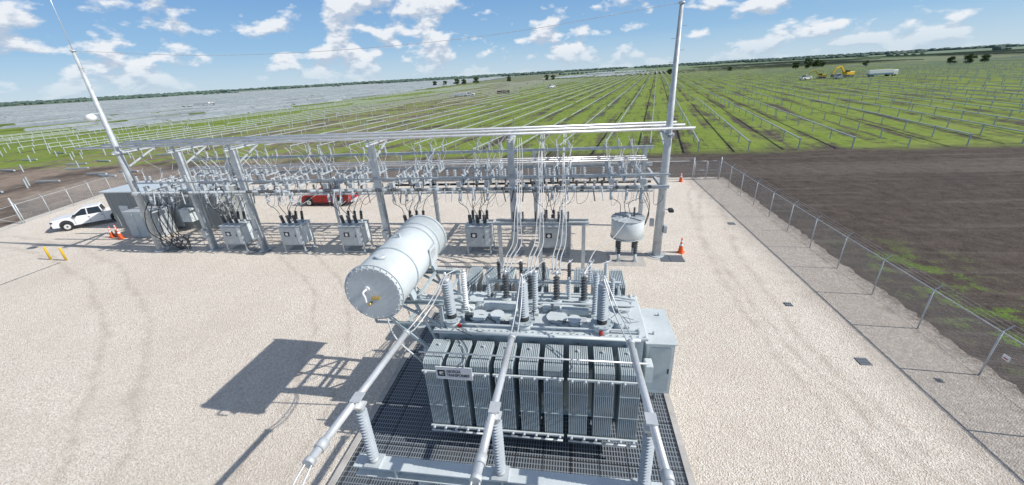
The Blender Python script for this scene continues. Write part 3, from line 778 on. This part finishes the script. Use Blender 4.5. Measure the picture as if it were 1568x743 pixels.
for x in (-5.5,-4.3,5): 
    b.cyl((x,-1.25,.55),(x,1.25,.55),.55,'tyre',14)
b.rbx(7.6,10.4,-1.2,1.2,.8,3.6,'white',.3); b.cyl((9,-1.2,.55),(9,1.2,.55),.55,'tyre',14); b.bx(10.0,10.42,-1.1,1.1,2.2,3.1,'glass')
tm=b.mesh(); inst('semi_trailer',tm,(163,256,0),.1,.85); inst('semi_trailer',tm,(-300,300,0),.05,.9); inst('semi_trailer',tm,(-72,262,0),.05,.6)
b=B('shipping_container'); b.bx(-6,6,-1.2,1.2,.1,2.7,'brown')
for k in range(24): b.bx(-5.9+k*.5,-5.7+k*.5,-1.25,-1.2,.2,2.6,'brown')
b.obj((-46,275,0),.1,.7)
def excavator():
    b=B('excavator')
    for s_ in (-1,1):
        b.hexa([(-2.2,s_*1.4-.3,.15),(2.2,s_*1.4-.3,.15),(2.2,s_*1.4+.3,.15),(-2.2,s_*1.4+.3,.15),(-2.5,s_*1.4-.3,.95),(2.5,s_*1.4-.3,.95),(2.5,s_*1.4+.3,.95),(-2.5,s_*1.4+.3,.95)],'dark')
    b.bx(-1,1,-1,1,.8,1.2,'dark'); b.rbx(-2.9,1.6,-1.4,1.4,1.2,2.5,'yellow',.15); b.rbx(.0,1.7,.35,1.38,2.5,3.3,'glass',.1); b.bx(.0,1.7,.35,1.38,3.3,3.38,'yellow')
    b.bar((1.2,-.3,2),(4.2,-.3,5.2),.5,.7,'yellow'); b.bar((4.2,-.3,5.2),(7.0,-.3,4.4),.45,.6,'yellow'); b.bar((7.0,-.3,4.5),(8.0,-.3,1.6),.4,.45,'yellow')
    b.hexa([(7.4,-.9,.5),(8.6,-.9,.6),(8.6,.3,.6),(7.4,.3,.5),(7.6,-.9,1.7),(8.3,-.9,1.7),(8.3,.3,1.7),(7.6,.3,1.7)],'dark')
    return b.mesh()
em=excavator(); inst('excavator',em,(153,266,0),R(200),1.15); inst('excavator',em,(140,266,0),R(170),.8)

# ------------------------------------------------------------------ solar tracker rows
cr,sr=math.cos(ROW),math.sin(ROW)
def rowpt(p,s): return (p*cr+s*sr, -p*sr+s*cr)
b=B('solar_tracker_rows')
for k in range(-34,110):
    p=k*PITCH
    s=55
    while True:
        x,y=rowpt(p,s)
        lim=60.5 if x>-25 else 66+(-25-x)*.12
        if y>=lim: break
        s+=1
    first=True
    while s<520:
        L=random.choice([62,62,84]) if not first else random.choice([40,62,84]); first=False
        x,y=rowpt(p,s); x2,y2=rowpt(p,s+L)
        dd=math.hypot(x,y)
        z=1.45+random.uniform(-.05,.08)
        skip=random.random()<(.10 if x>-60 else .35)
        if not skip:
            b.bar((x,y,z),(x2,y2,z),.14,.14,'tube')
        n=int(L/7.5)
        if dd<420:
            for i in range(n+1):
                px,py=rowpt(p,s+i*L/n); 
                h=z-.05 if not skip else z-.1
                if skip and random.random()<.15: continue
                b.bx(px-.05,px+.05,py-.08,py+.08,0,h,'tube')
                if dd<150 and not skip: b.bx(px-.1,px+.1,py-.12,py+.12,h-.1,h+.16,'tube')
        s+=L+random.choice([1.2,1.2,6])
b.obj()
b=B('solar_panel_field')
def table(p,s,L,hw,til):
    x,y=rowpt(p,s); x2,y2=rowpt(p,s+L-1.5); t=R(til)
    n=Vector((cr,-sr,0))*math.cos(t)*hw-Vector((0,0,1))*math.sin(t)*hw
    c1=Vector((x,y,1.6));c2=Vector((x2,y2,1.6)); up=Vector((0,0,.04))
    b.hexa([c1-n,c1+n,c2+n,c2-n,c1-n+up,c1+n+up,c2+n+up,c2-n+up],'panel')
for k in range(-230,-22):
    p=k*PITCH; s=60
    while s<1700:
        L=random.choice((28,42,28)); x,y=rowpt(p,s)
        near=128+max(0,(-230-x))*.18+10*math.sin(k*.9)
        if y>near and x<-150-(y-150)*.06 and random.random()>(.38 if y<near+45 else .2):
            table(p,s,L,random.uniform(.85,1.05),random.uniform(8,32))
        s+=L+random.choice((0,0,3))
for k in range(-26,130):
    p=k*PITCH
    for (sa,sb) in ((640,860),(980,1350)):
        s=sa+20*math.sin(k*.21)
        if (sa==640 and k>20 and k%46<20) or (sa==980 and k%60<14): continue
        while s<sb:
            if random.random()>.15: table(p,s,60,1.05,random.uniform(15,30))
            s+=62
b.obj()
b=B('steel_piles')
for k in range(-26,4):
    for i in range(4):
        p=k*PITCH-10; s=52+i*7.5
        x,y=rowpt(p,s)
        if y<49.5 or x>-10: continue
        if random.random()<.45: continue
        b.bx(x-.06,x+.06,y-.09,y+.09,0,random.uniform(1.2,1.6),'tube')
for k in range(60):
    x=random.uniform(-150,-75); y=random.uniform(35,80); a=random.uniform(-.2,.2)
    if random.random()<.5: b.bx(x-.06,x+.06,y-.09,y+.09,0,1.4,'tube')
    else: b.bar((x,y,.2),(x+math.cos(a)*4,y+math.sin(a)*4,.2),.3,.25,'tube')
b.obj()

# ------------------------------------------------------------------ trees
def treemesh(seed,h):
    rnd=random.Random(seed); b=B('oak_tree')
    b.lathe((0,0,0),(0,0,h*.45),[(0,.3),(.5,.22),(1,.14)],'wood',8)
    cl=[]
    for k in range(7):
        a=rnd.uniform(0,6.28); e=rnd.uniform(.3,1.1); L=h*rnd.uniform(.25,.42)
        q=(math.cos(a)*math.cos(e)*L,math.sin(a)*math.cos(e)*L,h*.38+math.sin(e)*L)
        b.cyl((0,0,h*rnd.uniform(.25,.42)),q,.1,'wood',5,.03); cl.append(q)
    cl.append((0,0,h*.75))
    for _ in range(5): cl.append((rnd.uniform(-.25,.25)*h,rnd.uniform(-.25,.25)*h,h*rnd.uniform(.15,.35)))
    k=b.mi('leaf')
    for q in cl:
        for _ in range(110):
            v=Vector([rnd.gauss(0,1) for _ in range(3)]); v=v.normalized()*rnd.random()**.4*h*.2
            v.z*=.7; c=Vector(q)+v; s_=h*.045
            o=len(b.v)
            for _ in range(3): b.v.append(tuple(c+Vector([rnd.uniform(-1,1)*s_*1.5 for _ in range(3)])))
            b.face([o,o+1,o+2],k)
    return b.mesh()
tms=[treemesh(i,9) for i in range(3)]
for (x,y,s_) in ((243,515,1.0),(252,509,1.25),(262,512,1.1),(272,520,.8),(285,470,.7),(298,391,.75),(306,385,.9),(322,392,.8),(350,380,1.2),(360,384,1.0),(376,372,1.1),(-180,640,1.2),(-168,640,1.1),(-150,645,1.3),(-40,640,1),(-30,640,.9),(120,560,.9),(190,560,.7),(-100,660,1.1),(-215,640,1),(-200,644,.9)):
    inst('oak_tree',random.choice(tms),(x,y,0),random.random()*6,s_)
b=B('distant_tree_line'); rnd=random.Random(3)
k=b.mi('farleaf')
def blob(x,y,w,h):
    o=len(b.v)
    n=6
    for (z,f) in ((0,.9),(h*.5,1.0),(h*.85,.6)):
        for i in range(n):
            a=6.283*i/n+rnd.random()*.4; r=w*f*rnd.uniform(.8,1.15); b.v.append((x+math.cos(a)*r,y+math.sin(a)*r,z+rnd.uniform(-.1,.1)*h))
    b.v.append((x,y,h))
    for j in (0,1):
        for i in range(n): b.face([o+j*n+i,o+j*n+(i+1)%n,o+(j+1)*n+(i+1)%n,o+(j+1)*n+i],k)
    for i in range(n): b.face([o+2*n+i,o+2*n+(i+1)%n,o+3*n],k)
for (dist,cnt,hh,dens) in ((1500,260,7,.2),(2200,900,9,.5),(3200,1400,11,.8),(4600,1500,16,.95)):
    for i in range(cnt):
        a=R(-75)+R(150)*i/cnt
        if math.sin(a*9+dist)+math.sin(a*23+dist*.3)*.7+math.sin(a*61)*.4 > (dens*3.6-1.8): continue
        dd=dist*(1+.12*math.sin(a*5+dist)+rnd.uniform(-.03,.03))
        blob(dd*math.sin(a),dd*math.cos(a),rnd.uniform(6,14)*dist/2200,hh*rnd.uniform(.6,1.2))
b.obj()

# ------------------------------------------------------------------ world
wd=bpy.data.worlds.new('World'); sc.world=wd; wd.use_nodes=True; nt=wd.node_tree; g=N(nt)
bg=nt.nodes['Background']; bg.inputs[1].default_value=.1
sky=g.n('ShaderNodeTexSky',sky_type='NISHITA'); sky.sun_disc=False
SE,SAZ=38,93.5
sky.sun_elevation=R(SE); sky.sun_rotation=R(SAZ); sky.air_density=1.0; sky.dust_density=.3; sky.ozone_density=2.0; sky.altitude=100
dirv=g.n('ShaderNodeTexCoord').outputs['Generated']
sep=g.n('ShaderNodeSeparateXYZ'); g.l(dirv,sep.inputs[0]); z=sep.outputs[2]
def cloudn(off):
    cv=g.n('ShaderNodeCombineXYZ'); g.l(sep.outputs[0],cv.inputs[0]); g.l(sep.outputs[1],cv.inputs[1])
    zz=g.math('MULTIPLY',g.math('ADD',z,off),2.0); g.l(zz,cv.inputs[2])
    return g.noise(cv.outputs[0],11.5,8,.53)
c0=cloudn(0.0); c1=cloudn(.015)
cvl=g.noise(dirv,2.6,2,.5)
th=g.math('ADD',c0,g.math('MULTIPLY',g.math('SUBTRACT',cvl,.5),.36))
th=g.math('ADD',th,g.rng(z,.0,.12,.03,0))
cm_=g.rng(th,.53,.61)
cm_=g.math('MULTIPLY',cm_,g.rng(z,.008,.05,.3,1))
shade=g.rng(g.math('SUBTRACT',c0,c1),-.04,.05)
ccol=g.mix(shade,(5.0,5.8,7.0),(9.0,9.2,9.5))
low=g.mix(g.rng(z,0,.07),(5.4,7.0,8.3),(3.0,5.3,7.9))
low=g.mix(g.rng(z,.06,.22),low,(1.25,3.1,6.7))
skyc=g.mix(g.rng(z,.2,.6,.88,0),sky.outputs[0],low)
out=g.mix(g.math('MULTIPLY',cm_,.9),skyc,ccol)
g.l(out,bg.inputs[0])

sl=bpy.data.lights.new('sun','SUN'); sl.energy=4.9; sl.angle=R(.53); sl.color=(1,.955,.89)
so=bpy.data.objects.new('sun',sl); sc.collection.objects.link(so)
az=R(SAZ); dv=Vector((math.sin(az)*math.cos(R(SE)),math.cos(az)*math.cos(R(SE)),math.sin(R(SE))))
so.rotation_euler=dv.to_track_quat('Z','Y').to_euler()

# ------------------------------------------------------------------ camera
cam=bpy.data.cameras.new('camera'); cam.sensor_width=36; cam.lens=600/1568*36; cam.clip_end=40000; cam.clip_start=.1
co=bpy.data.objects.new('camera',cam); sc.collection.objects.link(co); sc.camera=co
th_,r_,yw=R(23.3),R(3.3),R(9.5)
fwd=Vector((-math.sin(yw)*math.cos(th_),math.cos(yw)*math.cos(th_),-math.sin(th_)))
rt=Vector((math.cos(yw),math.sin(yw),0)); up=rt.cross(fwd)
rr=rt*math.cos(r_)-up*math.sin(r_); uu=rt*math.sin(r_)+up*math.cos(r_)
mt=Matrix((rr,uu,-fwd)).transposed().to_4x4(); mt.translation=Vector((0,0,12))
co.matrix_world=mt
